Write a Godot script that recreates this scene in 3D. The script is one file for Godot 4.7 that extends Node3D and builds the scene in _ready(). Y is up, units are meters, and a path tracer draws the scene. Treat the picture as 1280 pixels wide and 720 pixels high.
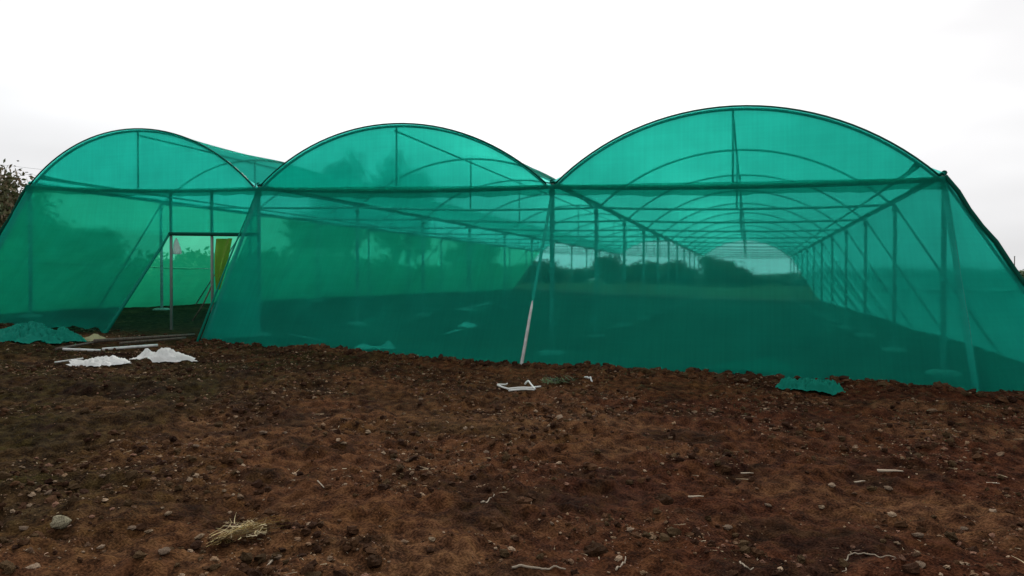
extends Node3D
# A three-bay green shade-net house on a ploughed field, under a white overcast sky.
# x runs along the front of the net house, -z along its length, y up, metres.

const EYE := Vector3(0.0, 1.476, 0.0)
const FOCAL := 912.0                      # in pixels of the 1280 x 720 photograph
const YAW := 18.04
const PITCH := -0.63
const COLS := [-15.6, -9.42, -3.31, 2.77]  # column rows across the front
const ZF := -12.43                         # front frame
const BAY := 3.9                           # distance between frames
const FRAMES := 12
const HIGH := 2.96                          # gutter height above ground
const FOOT := -10.72                       # where the front skirt meets the ground
const SIDES := [2.4, 0.0, 0.0, 1.95]       # how far the side skirts lean out
const DOOR_L := -11.62
const DOOR_M := -10.57

var M := {}
var names := {}
var rng := RandomNumberGenerator.new()
var n_wide := FastNoiseLite.new()
var n_mid := FastNoiseLite.new()
var n_clod := FastNoiseLite.new()
var n_fine := FastNoiseLite.new()
var n_tint := FastNoiseLite.new()
var n_lump := FastNoiseLite.new()
var n_crumb := FastNoiseLite.new()
var cam_basis: Basis
var house: Node3D

# ------------------------------------------------------------------ naming
func numbered(called: String) -> String:
	var k: int = names.get(called, 0)
	names[called] = k + 1
	return called if k == 0 else "%s_%03d" % [called, k]

func tag(o: Node, label: String, category: String, group := "", kind := "") -> Node:
	if label: o.set_meta("label", label)
	if category: o.set_meta("category", category)
	if group: o.set_meta("group", group)
	if kind: o.set_meta("kind", kind)
	return o

func thing(called: String, at: Vector3, label: String, category: String, group := "") -> Node3D:
	var o := Node3D.new()
	o.name = numbered(called)
	add_child(o)
	o.position = at
	tag(o, label, category, group)
	return o

func obj(called: String, mesh: Mesh, mat: Material, parent: Node = null) -> MeshInstance3D:
	var o := MeshInstance3D.new()
	o.mesh = mesh
	o.material_override = mat
	if parent == null:
		o.name = numbered(called)
		add_child(o)
	else:
		o.name = called
		parent.add_child(o, true)
	return o

# ------------------------------------------------------------------ ground shape
func slope(x: float) -> float:
	# the field falls gently from the left to the right
	var xs := [-60.0, -25.0, -15.6, -11.6, -9.5, -3.3, 2.8, 6.0, 40.0]
	var ys := [0.78, 0.74, 0.62, 0.45, 0.345, 0.165, 0.02, -0.01, -0.03]
	if x <= xs[0]: return ys[0]
	for i in range(1, xs.size()):
		if x < xs[i]:
			var t: float = (x - xs[i - 1]) / (xs[i] - xs[i - 1])
			return lerpf(ys[i - 1], ys[i], t)
	return ys[-1]

func base_ground(x: float, z: float) -> float:
	return slope(x)

func ground(x: float, z: float) -> float:
	var h := slope(x)
	var near := 1.0 - smoothstep(14.0, 40.0, Vector2(x + 4.0, z + 6.0).length())
	var outside := smoothstep(ZF + 0.4, FOOT + 0.2, z)      # tilled, rougher outside the net
	h += n_wide.get_noise_2d(x, z) * 0.07
	if near > 0.0:
		var rough := lerpf(0.45, 1.0, outside) * near
		var a := n_mid.get_noise_2d(x, z * 1.25)
		h += a * 0.030 * rough
		h += n_mid.get_noise_2d(x * 0.42 + 50.0, z * 1.7) * 0.038 * rough
		var c := n_clod.get_noise_2d(x, z)
		h += maxf(c, -0.3) * 0.045 * rough
		var lumpy := smoothstep(-0.15, 0.35, a + 0.5 * n_tint.get_noise_2d(x * 3.0, z * 3.0)) * rough
		if lumpy > 0.0:
			h += (0.020 * (1.0 - clampf(n_lump.get_noise_2d(x, z) + 1.0, 0.0, 1.0)) + 0.016 * (1.0 - clampf(n_crumb.get_noise_2d(x, z) + 1.0, 0.0, 1.0))) * lumpy
		var mx := (x + 6.5) * 0.951 - (z + 6.4) * 0.31
		var mz := (x + 6.5) * 0.31 + (z + 6.4) * 0.951
		h += 0.07 * exp(-mx * mx / 0.9 - mz * mz / 0.06)
		h += n_fine.get_noise_2d(x, z) * 0.018 * rough
		# bank of spaded earth that holds down the hem of the front net
		var d := (z - (FOOT + 0.22 + 0.1 * n_mid.get_noise_2d(x * 0.7, 3.0))) / 0.26
		if x > -9.6: h += exp(-d * d) * (0.02 + 0.10 * maxf(0.0, n_mid.get_noise_2d(x * 1.1, z * 1.1)))
	return h

# ------------------------------------------------------------------ camera maths
func ray(px: float, py: float) -> Vector3:
	return (cam_basis * Vector3((px - 640.0) / FOCAL, (360.0 - py) / FOCAL, -1.0))

func on_ground(px: float, py: float) -> Vector3:
	var d := ray(px, py)
	var h := 0.2
	var p := Vector3.ZERO
	for i in 14:
		var t := (h - EYE.y) / d.y
		p = EYE + d * t
		h = lerpf(h, ground(p.x, p.z), 0.7)
	p.y = ground(p.x, p.z)
	return p

func at_depth(px: float, dist: float) -> Vector3:
	var d := ray(px, 350.0)
	d.y = 0.0
	var p := EYE + d * dist
	p.y = base_ground(p.x, p.z)
	return p

# ------------------------------------------------------------------ mesh helpers
func commit(v: PackedVector3Array, idx: PackedInt32Array, col := PackedColorArray(), uv := PackedVector2Array(), flat := false) -> ArrayMesh:
	var st := SurfaceTool.new()
	st.begin(Mesh.PRIMITIVE_TRIANGLES)
	st.set_smooth_group(-1 if flat else 0)
	for i in v.size():
		if col.size(): st.set_color(col[i])
		if uv.size(): st.set_uv(uv[i])
		st.add_vertex(v[i])
	for i in idx: st.add_index(i)
	if flat: st.deindex()
	st.generate_normals()
	return st.commit()

func tube(pts: Array, r0: float, r1 := -1.0, sides := 8) -> ArrayMesh:
	if r1 < 0.0: r1 = r0
	var v := PackedVector3Array()
	var idx := PackedInt32Array()
	var n := pts.size()
	var side := Vector3.ZERO
	for i in n:
		var a: Vector3 = pts[maxi(i - 1, 0)]
		var b: Vector3 = pts[mini(i + 1, n - 1)]
		var d := (b - a).normalized()
		if i == 0:
			side = d.cross(Vector3.UP if absf(d.y) < 0.9 else Vector3.RIGHT).normalized()
		else:
			side = (side - d * side.dot(d)).normalized()
		var up := side.cross(d)
		var r := lerpf(r0, r1, float(i) / maxf(1.0, n - 1))
		for k in sides:
			var t := TAU * k / sides
			v.append(pts[i] + (side * cos(t) + up * sin(t)) * r)
	for i in n - 1:
		for k in sides:
			var a := i * sides + k
			var b := i * sides + (k + 1) % sides
			idx.append_array([a, b, a + sides, b, b + sides, a + sides])
	var c0 := v.size()
	v.append(pts[0])
	v.append(pts[n - 1])
	for k in sides:
		idx.append_array([c0, (k + 1) % sides, k, c0 + 1, (n - 1) * sides + k, (n - 1) * sides + (k + 1) % sides])
	return commit(v, idx)

func patch(nu: int, nv: int, f: Callable) -> ArrayMesh:
	var v := PackedVector3Array()
	var uv := PackedVector2Array()
	var idx := PackedInt32Array()
	for j in nv + 1:
		for i in nu + 1:
			v.append(f.call(float(i) / nu, float(j) / nv))
			uv.append(Vector2(float(i) / nu, float(j) / nv))
	for j in nv:
		for i in nu:
			var a := j * (nu + 1) + i
			idx.append_array([a, a + 1, a + nu + 1, a + 1, a + nu + 2, a + nu + 1])
	return commit(v, idx, PackedColorArray(), uv)

func lathe(profile: Array, sides := 20) -> ArrayMesh:
	var v := PackedVector3Array()
	var idx := PackedInt32Array()
	for p in profile:
		for k in sides:
			var t := TAU * k / sides
			v.append(Vector3(cos(t) * p.x, p.y, sin(t) * p.x))
	for i in profile.size() - 1:
		for k in sides:
			var a := i * sides + k
			var b := i * sides + (k + 1) % sides
			idx.append_array([a, b, a + sides, b, b + sides, a + sides])
	return commit(v, idx)

func rock(seed_: int, squash: float, jag: float) -> ArrayMesh:
	# an uneven lump: a subdivided octahedron pushed in and out
	var r := RandomNumberGenerator.new()
	r.seed = seed_
	var nz := FastNoiseLite.new()
	nz.seed = seed_
	nz.frequency = 0.9
	var s := SphereMesh.new()
	s.radial_segments = 9
	s.rings = 5
	s.radius = 1.0
	s.height = 2.0
	var arr := s.get_mesh_arrays()
	var v: PackedVector3Array = arr[Mesh.ARRAY_VERTEX]
	var stretch := Vector3(r.randf_range(0.75, 1.3), squash, r.randf_range(0.75, 1.2))
	for i in v.size():
		var p := v[i]
		var k := 1.0 + nz.get_noise_3dv(p * 1.4) * jag + nz.get_noise_3dv(p * 3.3 + Vector3(7, 1, 4)) * jag * 0.5
		v[i] = p * k * stretch
	return commit(v, arr[Mesh.ARRAY_INDEX], PackedColorArray(), PackedVector2Array(), true)

# ------------------------------------------------------------------ materials
func lin(r: float, g: float, b: float, a := 1.0) -> Color:
	var c := Color(r, g, b).linear_to_srgb()
	c.a = a
	return c

func plain(called: String, c: Color, rough := 0.9, metal := 0.0) -> StandardMaterial3D:
	var m := StandardMaterial3D.new()
	m.resource_name = called
	m.albedo_color = c
	m.roughness = rough
	m.metallic = metal
	M[called] = m
	return m

func noise_image(size: int, freq: float, seed_: int, octaves := 5) -> Image:
	var n := FastNoiseLite.new()
	n.seed = seed_
	n.frequency = freq
	n.fractal_octaves = octaves
	return n.get_seamless_image(size, size)

func grey_texture(size: int, freq: float, seed_: int, lo: float, hi: float, octaves := 5) -> ImageTexture:
	var src := noise_image(size, freq, seed_, octaves)
	var im := Image.create(size, size, true, Image.FORMAT_RGB8)
	for y in size:
		for x in size:
			var k := lerpf(lo, hi, smoothstep(0.2, 0.8, src.get_pixel(x, y).r))
			im.set_pixel(x, y, Color(k, k, k))
	return ImageTexture.create_from_image(im)

func net_material(called: String, tint: Color, pass_share: float, glow: Color) -> StandardMaterial3D:
	# woven shade net: most light runs straight on, tinted by the threads; the rest is scattered by them
	var m := plain(called, tint, 0.5)
	m.albedo_color.a = 1.0 - pass_share
	m.transparency = BaseMaterial3D.TRANSPARENCY_ALPHA
	m.cull_mode = BaseMaterial3D.CULL_DISABLED
	m.albedo_texture = M["weave"]
	m.uv1_triplanar = true
	m.uv1_world_triplanar = true
	m.uv1_scale = Vector3.ONE * 0.23
	m.refraction_enabled = true
	m.refraction_scale = 0.0003
	m.backlight_enabled = true
	m.backlight = glow
	m.metallic_specular = 0.2
	return m

func cloth_material(called: String, base: Color, glow: Color) -> StandardMaterial3D:
	var m := plain(called, base, 0.85)
	m.cull_mode = BaseMaterial3D.CULL_DISABLED
	m.backlight_enabled = true
	m.backlight = glow
	m.metallic_specular = 0.2
	return m

func make_materials() -> void:
	# soil: grains, crumbs and fine pale chaff
	var size := 1024
	var a := noise_image(size, 0.012, 3, 4)
	var b := noise_image(size, 0.09, 4, 3)
	var im := Image.create(size, size, true, Image.FORMAT_RGB8)
	var hm := Image.create(size, size, true, Image.FORMAT_L8)
	var r := RandomNumberGenerator.new()
	r.seed = 11
	for y in size:
		for x in size:
			var p := a.get_pixel(x, y).r
			var q := b.get_pixel(x, y).r
			var k := 0.42 + 0.66 * p + 0.6 * (q - 0.5) + r.randf_range(-0.07, 0.07)
			var c := Color(k, k * (0.97 + 0.06 * (p - 0.5)), k * 0.95)
			if q > 0.80: c = c.lerp(Color(1.0, 0.97, 0.9), (q - 0.8) * 2.5)
			im.set_pixel(x, y, c)
			var h := 0.3 * p + 0.7 * q + r.randf_range(-0.05, 0.05)
			hm.set_pixel(x, y, Color(h, h, h))
	var soil := plain("soil", lin(1, 1, 1), 1.0)
	soil.albedo_color = Color(1, 1, 1)
	soil.metallic_specular = 0.12
	soil.albedo_texture = ImageTexture.create_from_image(im)
	soil.vertex_color_use_as_albedo = true
	soil.heightmap_enabled = true
	soil.heightmap_texture = ImageTexture.create_from_image(hm)
	soil.heightmap_scale = 1.1
	soil.uv1_scale = Vector3(0.55, 0.55, 1)

	# threads lie closer in some bands of the weave than in others, and dust has settled in patches
	var wa := noise_image(512, 0.009, 21, 4)
	var wi := Image.create(512, 512, true, Image.FORMAT_RGB8)
	var band := FastNoiseLite.new()
	band.seed = 23
	band.frequency = 1.0
	band.fractal_octaves = 2
	for y in 512:
		for x in 512:
			var u := TAU * x / 512.0
			var v := TAU * y / 512.0
			var k := 0.955 + 0.05 * (wa.get_pixel(x, y).r - 0.5) * 2.0
			k += 0.035 * band.get_noise_3d(cos(u) * 14.0, sin(u) * 14.0, 0.5 * sin(v)) + 0.025 * band.get_noise_3d(cos(v) * 14.0, sin(v) * 14.0, 7.0 + 0.4 * sin(u))
			k = clampf(k, 0.8, 1.0)
			wi.set_pixel(x, y, Color(k, k, k))
	M["weave"] = ImageTexture.create_from_image(wi)
	net_material("net", lin(0.045, 0.60, 0.485), 0.88, lin(0.1, 0.86, 0.86))
	net_material("net_green", lin(0.03, 0.50, 0.24), 0.88, lin(0.1, 0.86, 0.86))
	cloth_material("net_hem", lin(0.004, 0.075, 0.052), lin(0.003, 0.12, 0.09))
	cloth_material("net_loose", lin(0.006, 0.18, 0.13), lin(0.005, 0.3, 0.22))

	var galv := plain("galvanised", lin(0.56, 0.59, 0.59), 0.5, 0.1)
	galv.albedo_texture = grey_texture(256, 0.05, 31, 0.7, 1.0)
	galv.uv1_triplanar = true
	galv.uv1_scale = Vector3.ONE * 1.4
	var conc := plain("concrete", lin(0.36, 0.34, 0.30), 0.95)
	conc.albedo_texture = grey_texture(256, 0.04, 41, 0.65, 1.0)
	conc.uv1_triplanar = true
	conc.uv1_scale = Vector3.ONE * 2.0
	var white := plain("white_plastic", lin(0.72, 0.74, 0.72), 0.55)
	white.backlight_enabled = true
	white.backlight = lin(0.5, 0.52, 0.5)
	var pvc := plain("white_pipe", lin(0.6, 0.62, 0.6), 0.5)
	pvc.albedo_texture = grey_texture(128, 0.03, 51, 0.85, 1.0, 2)
	pvc.uv1_triplanar = true
	pvc.uv1_scale = Vector3.ONE * 3.0
	var clear := plain("milky_plastic", lin(0.55, 0.6, 0.58, 0.8), 0.45)
	clear.transparency = BaseMaterial3D.TRANSPARENCY_ALPHA
	clear.backlight_enabled = true
	clear.backlight = lin(0.4, 0.42, 0.4)
	var yel := plain("yellow_sheet", lin(0.13, 0.19, 0.02), 0.8)
	yel.backlight_enabled = true
	yel.backlight = lin(0.18, 0.25, 0.02)
	var wood := plain("old_wood", lin(0.16, 0.13, 0.10), 0.95)
	wood.albedo_texture = grey_texture(256, 0.05, 61, 0.5, 1.0)
	wood.uv1_triplanar = true
	wood.uv1_scale = Vector3(6, 1, 6)
	plain("pale_wood", lin(0.32, 0.26, 0.19), 0.9)
	plain("shaded_pipe", lin(0.20, 0.23, 0.21), 0.6, 0.1)  # galvanised pipe of the door posts, with the doorway shade put into its colour
	plain("root", lin(0.27, 0.22, 0.16), 0.9)
	var straw := plain("straw", lin(1, 1, 1), 0.85)
	straw.albedo_color = Color(1, 1, 1)
	straw.vertex_color_use_as_albedo = true
	var stone := plain("stone", lin(1, 1, 1), 0.95)
	stone.albedo_color = Color(1, 1, 1)
	stone.vertex_color_use_as_albedo = true
	stone.metallic_specular = 0.15
	stone.albedo_texture = grey_texture(256, 0.03, 71, 0.6, 1.0)
	stone.uv1_triplanar = true
	stone.uv1_scale = Vector3.ONE * 0.6
	var rag := plain("olive_rag", lin(0.30, 0.30, 0.16), 0.9)
	rag.backlight_enabled = true
	rag.backlight = lin(0.2, 0.2, 0.1)
	var leaf := plain("leaves", lin(1, 1, 1), 0.7)
	leaf.albedo_color = Color(1, 1, 1)
	leaf.vertex_color_use_as_albedo = true
	leaf.cull_mode = BaseMaterial3D.CULL_DISABLED
	leaf.backlight_enabled = true
	leaf.backlight = lin(0.05, 0.09, 0.02)
	var bark := plain("bark", lin(0.10, 0.08, 0.06), 0.95)
	bark.albedo_texture = grey_texture(256, 0.05, 81, 0.5, 1.0)
	bark.uv1_triplanar = true
	plain("cable", lin(0.10, 0.10, 0.10), 0.7)

# ------------------------------------------------------------------ sky
func make_sky(sun_dir: Vector3) -> PanoramaSkyMaterial:
	# an even white cloud cover, brighter round the hidden sun
	var w := 1024
	var h := 512
	var im := Image.create(w, h, false, Image.FORMAT_RGBF)
	var n := FastNoiseLite.new()
	n.seed = 5
	n.frequency = 1.0
	n.fractal_octaves = 5
	var tint := FastNoiseLite.new()
	tint.seed = 19
	tint.frequency = 0.55
	tint.fractal_octaves = 2
	for y in h:
		var el := PI * (0.5 - (y + 0.5) / h)
		for x in w:
			var az := TAU * (x + 0.5) / w
			var d := Vector3(sin(az) * cos(el), sin(el), -cos(az) * cos(el))
			var ang := acos(clampf(d.dot(sun_dir), -1.0, 1.0))
			var q := Vector3(d.x, d.y * 4.5, d.z) * 1.5
			var k := 0.60 + 1.05 * exp(-pow(ang / 0.5, 2.0)) + 0.2 * n.get_noise_3dv(q)
			var t := tint.get_noise_3dv(d * 1.3)
			im.set_pixel(x, y, Color(k * (1.0 - 0.05 * t), k, k * (1.012 + 0.03 * t)))
	var m := PanoramaSkyMaterial.new()
	m.panorama = ImageTexture.create_from_image(im)
	return m

# ------------------------------------------------------------------ ground
func spread(from: float, to: float, step: float) -> Array:
	var out := []
	var n := int(ceil(absf(to - from) / step))
	for i in n: out.append(lerpf(from, to, float(i) / n))
	return out

func grow(from: float, to: float, step: float, by: float) -> Array:
	var out := []
	var p := from
	var s := step * signf(to - from)
	while absf(p - from) < absf(to - from):
		out.append(p)
		p += s
		s *= by
	return out

func make_ground() -> void:
	var xs := []
	var left := grow(-15.5, -1200.0, 0.08, 1.16)
	left.reverse()
	xs.append_array(left)
	xs.pop_back()
	xs.append_array(spread(-15.5, 5.5, 0.03))
	xs.append_array(grow(5.5, 1200.0, 0.08, 1.16))
	var zs := []
	var back := grow(-1.5, 60.0, 0.1, 1.25)
	back.reverse()
	zs.append_array(back)
	zs.pop_back()
	zs.append_array(spread(-1.5, -2.6, 0.06))
	zs.append_array(spread(-2.6, -6.6, 0.022))
	zs.append_array(spread(-6.6, -11.2, 0.036))
	zs.append_array(spread(-11.2, -20.0, 0.12))
	zs.append_array(spread(-20.0, -58.0, 0.5))
	zs.append_array(grow(-58.0, -1400.0, 0.8, 1.18))
	var nx := xs.size()
	var nz := zs.size()
	var v := PackedVector3Array()
	var nrm := PackedVector3Array()
	var col := PackedColorArray()
	var uv := PackedVector2Array()
	var idx := PackedInt32Array()
	v.resize(nx * nz)
	nrm.resize(nx * nz)
	col.resize(nx * nz)
	uv.resize(nx * nz)
	idx.resize((nx - 1) * (nz - 1) * 6)
	var brown := Vector3(0.118, 0.055, 0.025)
	var olive := Vector3(0.047, 0.035, 0.015)
	var red := Vector3(0.084, 0.034, 0.018)
	var dark := Vector3(0.034, 0.019, 0.012)
	var pale := Vector3(0.150, 0.078, 0.038)
	var field := Vector3(0.04, 0.115, 0.04)
	var at := 0
	for j in nz:
		var z: float = zs[j]
		for i in nx:
			var x: float = xs[i]
			var p := Vector3(x, ground(x, z), z)
			v[at] = p
			uv[at] = Vector2(x, z)
			var t := n_tint.get_noise_2d(x, z)
			var t2 := n_mid.get_noise_2d(x + 31.0, z - 17.0)
			var c := brown.lerp(olive, smoothstep(-2.2, -7.0, x + t * 5.0))
			c = c.lerp(red, smoothstep(-2.2, 0.6, x + t * 3.0))
			c = c.lerp(pale, smoothstep(0.05, 0.45, n_tint.get_noise_2d(x * 0.9 + 80.0, z * 1.8)) * 0.7)
			c = c.lerp(dark, smoothstep(0.02, 0.5, t2 + 0.35 * t) * 0.75)
			var far := maxf(smoothstep(-56.0, -58.0, z + t), maxf(smoothstep(-18.2, -19.5, x + t), smoothstep(6.5, 9.0, x + t)))
			if z > -2.0 and x > -14.0 and x < 9.0: far = 0.0
			c = c.lerp(field, far)
			col[at] = Color(c.x, c.y, c.z)
			at += 1
	at = 0
	for j in nz:
		for i in nx:
			var xa := v[j * nx + maxi(i - 1, 0)]
			var xb := v[j * nx + mini(i + 1, nx - 1)]
			var za := v[maxi(j - 1, 0) * nx + i]
			var zb := v[mini(j + 1, nz - 1) * nx + i]
			nrm[at] = (xb - xa).cross(za - zb).normalized() * -1.0
			if nrm[at].y < 0: nrm[at] = -nrm[at]
			at += 1
	at = 0
	for j in nz - 1:
		for i in nx - 1:
			var a := j * nx + i
			idx[at] = a
			idx[at + 1] = a + nx
			idx[at + 2] = a + 1
			idx[at + 3] = a + 1
			idx[at + 4] = a + nx
			idx[at + 5] = a + nx + 1
			at += 6
	var arr := []
	arr.resize(Mesh.ARRAY_MAX)
	arr[Mesh.ARRAY_VERTEX] = v
	arr[Mesh.ARRAY_NORMAL] = nrm
	arr[Mesh.ARRAY_COLOR] = col
	arr[Mesh.ARRAY_TEX_UV] = uv
	arr[Mesh.ARRAY_INDEX] = idx
	var m := ArrayMesh.new()
	m.add_surface_from_arrays(Mesh.PRIMITIVE_TRIANGLES, arr)
	var o := obj("ground", m, M["soil"])
	tag(o, "rough brown tilled soil of the open field", "soil", "", "structure")

# ------------------------------------------------------------------ net house
func frame_z(k: int) -> float:
	return ZF - BAY * k

func gutter(i: int) -> float:
	return slope(COLS[i]) + HIGH + ([0.0, 0.0, -0.02, 0.0][i] as float)

func beam_point(i: int, t: float) -> Vector2:
	var sag := -0.06 * 4.0 * t * (1.0 - t)
	return Vector2(lerpf(COLS[i], COLS[i + 1], t), lerpf(gutter(i), gutter(i + 1), t) + sag)

func arch_point(i: int, t: float) -> Vector2:
	# part of a circle between two gutters
	var x0: float = COLS[i] + 0.09
	var x1: float = COLS[i + 1] - 0.09
	var half := (x1 - x0) / 2.0
	var rise := [1.2, 1.14, 1.18][i] as float
	var rad := (half * half + rise * rise) / (2.0 * rise)
	var a0 := asin(half / rad)
	var a := lerpf(-a0, a0, t)
	var skew := 0.0
	return Vector2((x0 + x1) / 2.0 + rad * sin(a) + skew, lerpf(gutter(i), gutter(i + 1), t) + 0.03 + rad * cos(a) - (rad - rise))

func poly(pts: Array, t: float) -> Vector3:
	var total := 0.0
	for k in pts.size() - 1: total += pts[k].distance_to(pts[k + 1])
	var d := t * total
	for k in pts.size() - 1:
		var s: float = pts[k].distance_to(pts[k + 1])
		if d <= s or k == pts.size() - 2: return pts[k].lerp(pts[k + 1], d / s)
		d -= s
	return pts[-1]

func wrinkle(p: Vector3, k: float) -> float:
	return (n_mid.get_noise_3dv(p * 0.55) + 0.45 * n_mid.get_noise_3dv(p * 1.7)) * k

func net_between(called: String, left: Array, right: Array, nu: int, nv: int, out: Vector3, amp: float, lift = null) -> MeshInstance3D:
	var f := func(s: float, t: float) -> Vector3:
		var p := poly(left, t).lerp(poly(right, t), s)
		var edge := 4.0 * t * (1.0 - t)
		p += out * wrinkle(p, amp) * (0.25 + edge)
		p += out * -0.06 * edge * 4.0 * s * (1.0 - s)
		if t > 0.999: p.y = ground(p.x, p.z) - 0.03
		if lift != null: p = lift.call(p, s, t)
		return p
	return obj(called, patch(nu, nv, f), M["net"], house)

func corner(i: int, k: int) -> Vector3:
	return Vector3(COLS[i], gutter(i) + 0.03, frame_z(k) + 0.045)

func make_net_house() -> void:
	house = thing("net_house", Vector3.ZERO, "large green shade-net house with three arched bays on steel pipe columns", "net house")
	var g: Material = M["galvanised"]
	var foot_mesh := lathe([Vector2(0.0, 0.062), Vector2(0.16, 0.06), Vector2(0.21, 0.045), Vector2(0.235, 0.015), Vector2(0.24, -0.08), Vector2(0.0, -0.08)], 18)
	var clamp_mesh := lathe([Vector2(0.041, -0.045), Vector2(0.056, -0.045), Vector2(0.056, 0.045), Vector2(0.041, 0.045)], 12)
	var col_len := HIGH + 0.15
	var col_mesh := tube([Vector3(0, -0.15, 0), Vector3(0, HIGH * 0.5, 0), Vector3(0, HIGH, 0)], 0.038, -1.0, 10)
	# columns, each with its concrete footing and clamp
	for k in FRAMES:
		for i in 4:
			var x: float = COLS[i]
			var z := frame_z(k)
			var c := obj("column", col_mesh, g, house)
			c.position = Vector3(x, gutter(i) - HIGH, z)
			var cl := obj("clamp", clamp_mesh, g, c)
			cl.position = Vector3(0, HIGH - 0.09, 0)
			var ft := obj("footing", foot_mesh, M["concrete"], c)
			ft.position = Vector3(0, ground(x, z) - c.position.y + rng.randf_range(-0.005, 0.02), 0)
			ft.rotation.y = rng.randf() * TAU
	# beams, arches, king posts
	for i in 3:
		var bp := []
		for s in 13:
			var q := beam_point(i, s / 12.0)
			bp.append(Vector3(q.x, q.y, 0))
		var beam := tube(bp, 0.026)
		var front_beam := tube(bp, 0.03)
		var ap := []
		for s in 33:
			var q := arch_point(i, s / 32.0)
			ap.append(Vector3(q.x, q.y, 0))
		var arch := tube(ap, 0.024)
		var mid := arch_point(i, 0.5)
		var low := beam_point(i, 0.5)
		var king := tube([Vector3(0, 0, 0), Vector3(0, mid.y - low.y, 0)], 0.018)
		for k in FRAMES:
			obj("beam", front_beam if k == 0 else beam, g, house).position.z = frame_z(k)
			obj("arch", arch, g, house).position.z = frame_z(k)
			obj("king_post", king, g, house).position = Vector3(mid.x + rng.randf_range(-0.03, 0.03), low.y, frame_z(k) - 0.03)
		var fp := []
		for s in 33:
			var q := arch_point(i, s / 32.0)
			fp.append(Vector3(q.x, q.y + 0.035, ZF + 0.07))
		obj("rolled_edge", tube(fp, 0.015), M["net_hem"], house)
		obj("ridge_pipe", tube([Vector3(mid.x, mid.y - 0.085, ZF), Vector3(mid.x, mid.y - 0.085, frame_z(FRAMES - 1))], 0.02), g, house)
	for i in 4:
		obj("gutter_pipe", tube([Vector3(COLS[i], gutter(i) + 0.055, ZF), Vector3(COLS[i], gutter(i) + 0.055, frame_z(FRAMES - 1))], 0.026), g, house)
	for i in 4:
		var vr := []
		for k in 45:
			vr.append(Vector3(COLS[i] + 0.012 * sin(k * 2.3), gutter(i) + 0.1 + 0.008 * sin(k * 1.7), lerpf(ZF + 0.02, frame_z(FRAMES - 1) - 0.05, k / 44.0)))
		obj("valley_roll", tube(vr, 0.04, -1.0, 7), M["net_hem"], house)
	for e in [[2, 0.945], [0, 0.055]]:
		var q := arch_point(e[0], e[1])
		obj("gathered_net", tube([Vector3(q.x, q.y - 0.03, ZF + 0.0), Vector3(q.x + 0.01, q.y - 0.06, ZF - 0.7), Vector3(q.x, q.y - 0.05, ZF - 2.4)], 0.05, 0.02, 8), M["net_hem"], house)
	for e in [[2, 0.945, 1.0], [0, 0.055, -1.0]]:
		var q := arch_point(e[0], e[1])
		obj("haunch_pipe", tube([Vector3(q.x, q.y - 0.075, ZF), Vector3(q.x, q.y - 0.075, frame_z(FRAMES - 1))], 0.024), g, house)
	# leaning side stays at every frame
	for k in FRAMES:
		for e in [[0, -1.0], [3, 1.0]]:
			var x: float = COLS[e[0]]
			var fx: float = x + e[1] * (SIDES[e[0]] - 0.05)
			obj("side_stay", tube([Vector3(x, gutter(e[0]) - 0.02, frame_z(k)), Vector3(fx, ground(fx, frame_z(k)) - 0.1, frame_z(k))], 0.021), g, house)
	# leaning front stays
	for i in 4:
		var x: float = COLS[i]
		var pierce := i == 2
		var z1 := FOOT + (0.10 if pierce else -0.06)
		var z0 := ZF + (-0.02 if pierce else 0.0)
		var fx := x + (-0.02 if i == 2 else 0.03)
		obj("front_stay", tube([Vector3(x, gutter(i) - 0.08, z0), Vector3(fx, ground(fx, z1) - 0.12, z1)], 0.045 if i == 3 else 0.027, -1.0, 10), M["white_pipe"] if pierce else g, house)
	# small tie between the corner column and its stay, and the wire along the side
	obj("tie_bar", tube([Vector3(COLS[3], 1.02, ZF), Vector3(COLS[3] + 0.02, 0.95, ZF + 0.9)], 0.012), g, house)
	for e in [[3, 1.0], [0, -1.0]]:
		var wp := []
		for k in 41:
			var t := k / 40.0
			var z := lerpf(ZF, frame_z(FRAMES - 1), t)
			var hgt := 1.30 - 0.42 * t
			var x: float = COLS[e[0]] + e[1] * (SIDES[e[0]] * (1.0 - hgt / HIGH) - 0.06)
			wp.append(Vector3(x, slope(COLS[e[0]]) + hgt - 0.01 * absf(sin(t * PI * 11)), z))
		obj("side_rail", tube(wp, 0.011, -1.0, 6), g, house)
	# door frame in the left bay
	var hd := 2.44
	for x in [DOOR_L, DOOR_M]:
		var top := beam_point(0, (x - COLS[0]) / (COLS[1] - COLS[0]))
		obj("door_post", tube([Vector3(x, ground(x, ZF) - 0.15, ZF), Vector3(x, top.y, ZF)], 0.03), M["shaded_pipe"], house)
	obj("door_header", tube([Vector3(DOOR_L, hd, ZF), Vector3(COLS[1], hd - 0.06, ZF)], 0.03), g, house)
	obj("rolled_edge", tube([Vector3(DOOR_L, hd + 0.01, ZF + 0.05), Vector3(lerpf(DOOR_L, COLS[1], 0.5), hd - 0.02, ZF + 0.06), Vector3(COLS[1], hd - 0.05, ZF + 0.05)], 0.035, -1.0, 7), M["net_hem"], house)
	obj("door_brace", tube([Vector3(DOOR_M, 1.35, ZF + 0.02), Vector3(DOOR_M - 0.2, 0.95, ZF + 0.05), Vector3(DOOR_M - 0.42, 0.62, ZF + 0.1)], 0.014), M["old_wood"], house)

	# ---- nets
	var rows := (FRAMES - 1) * 6
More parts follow.
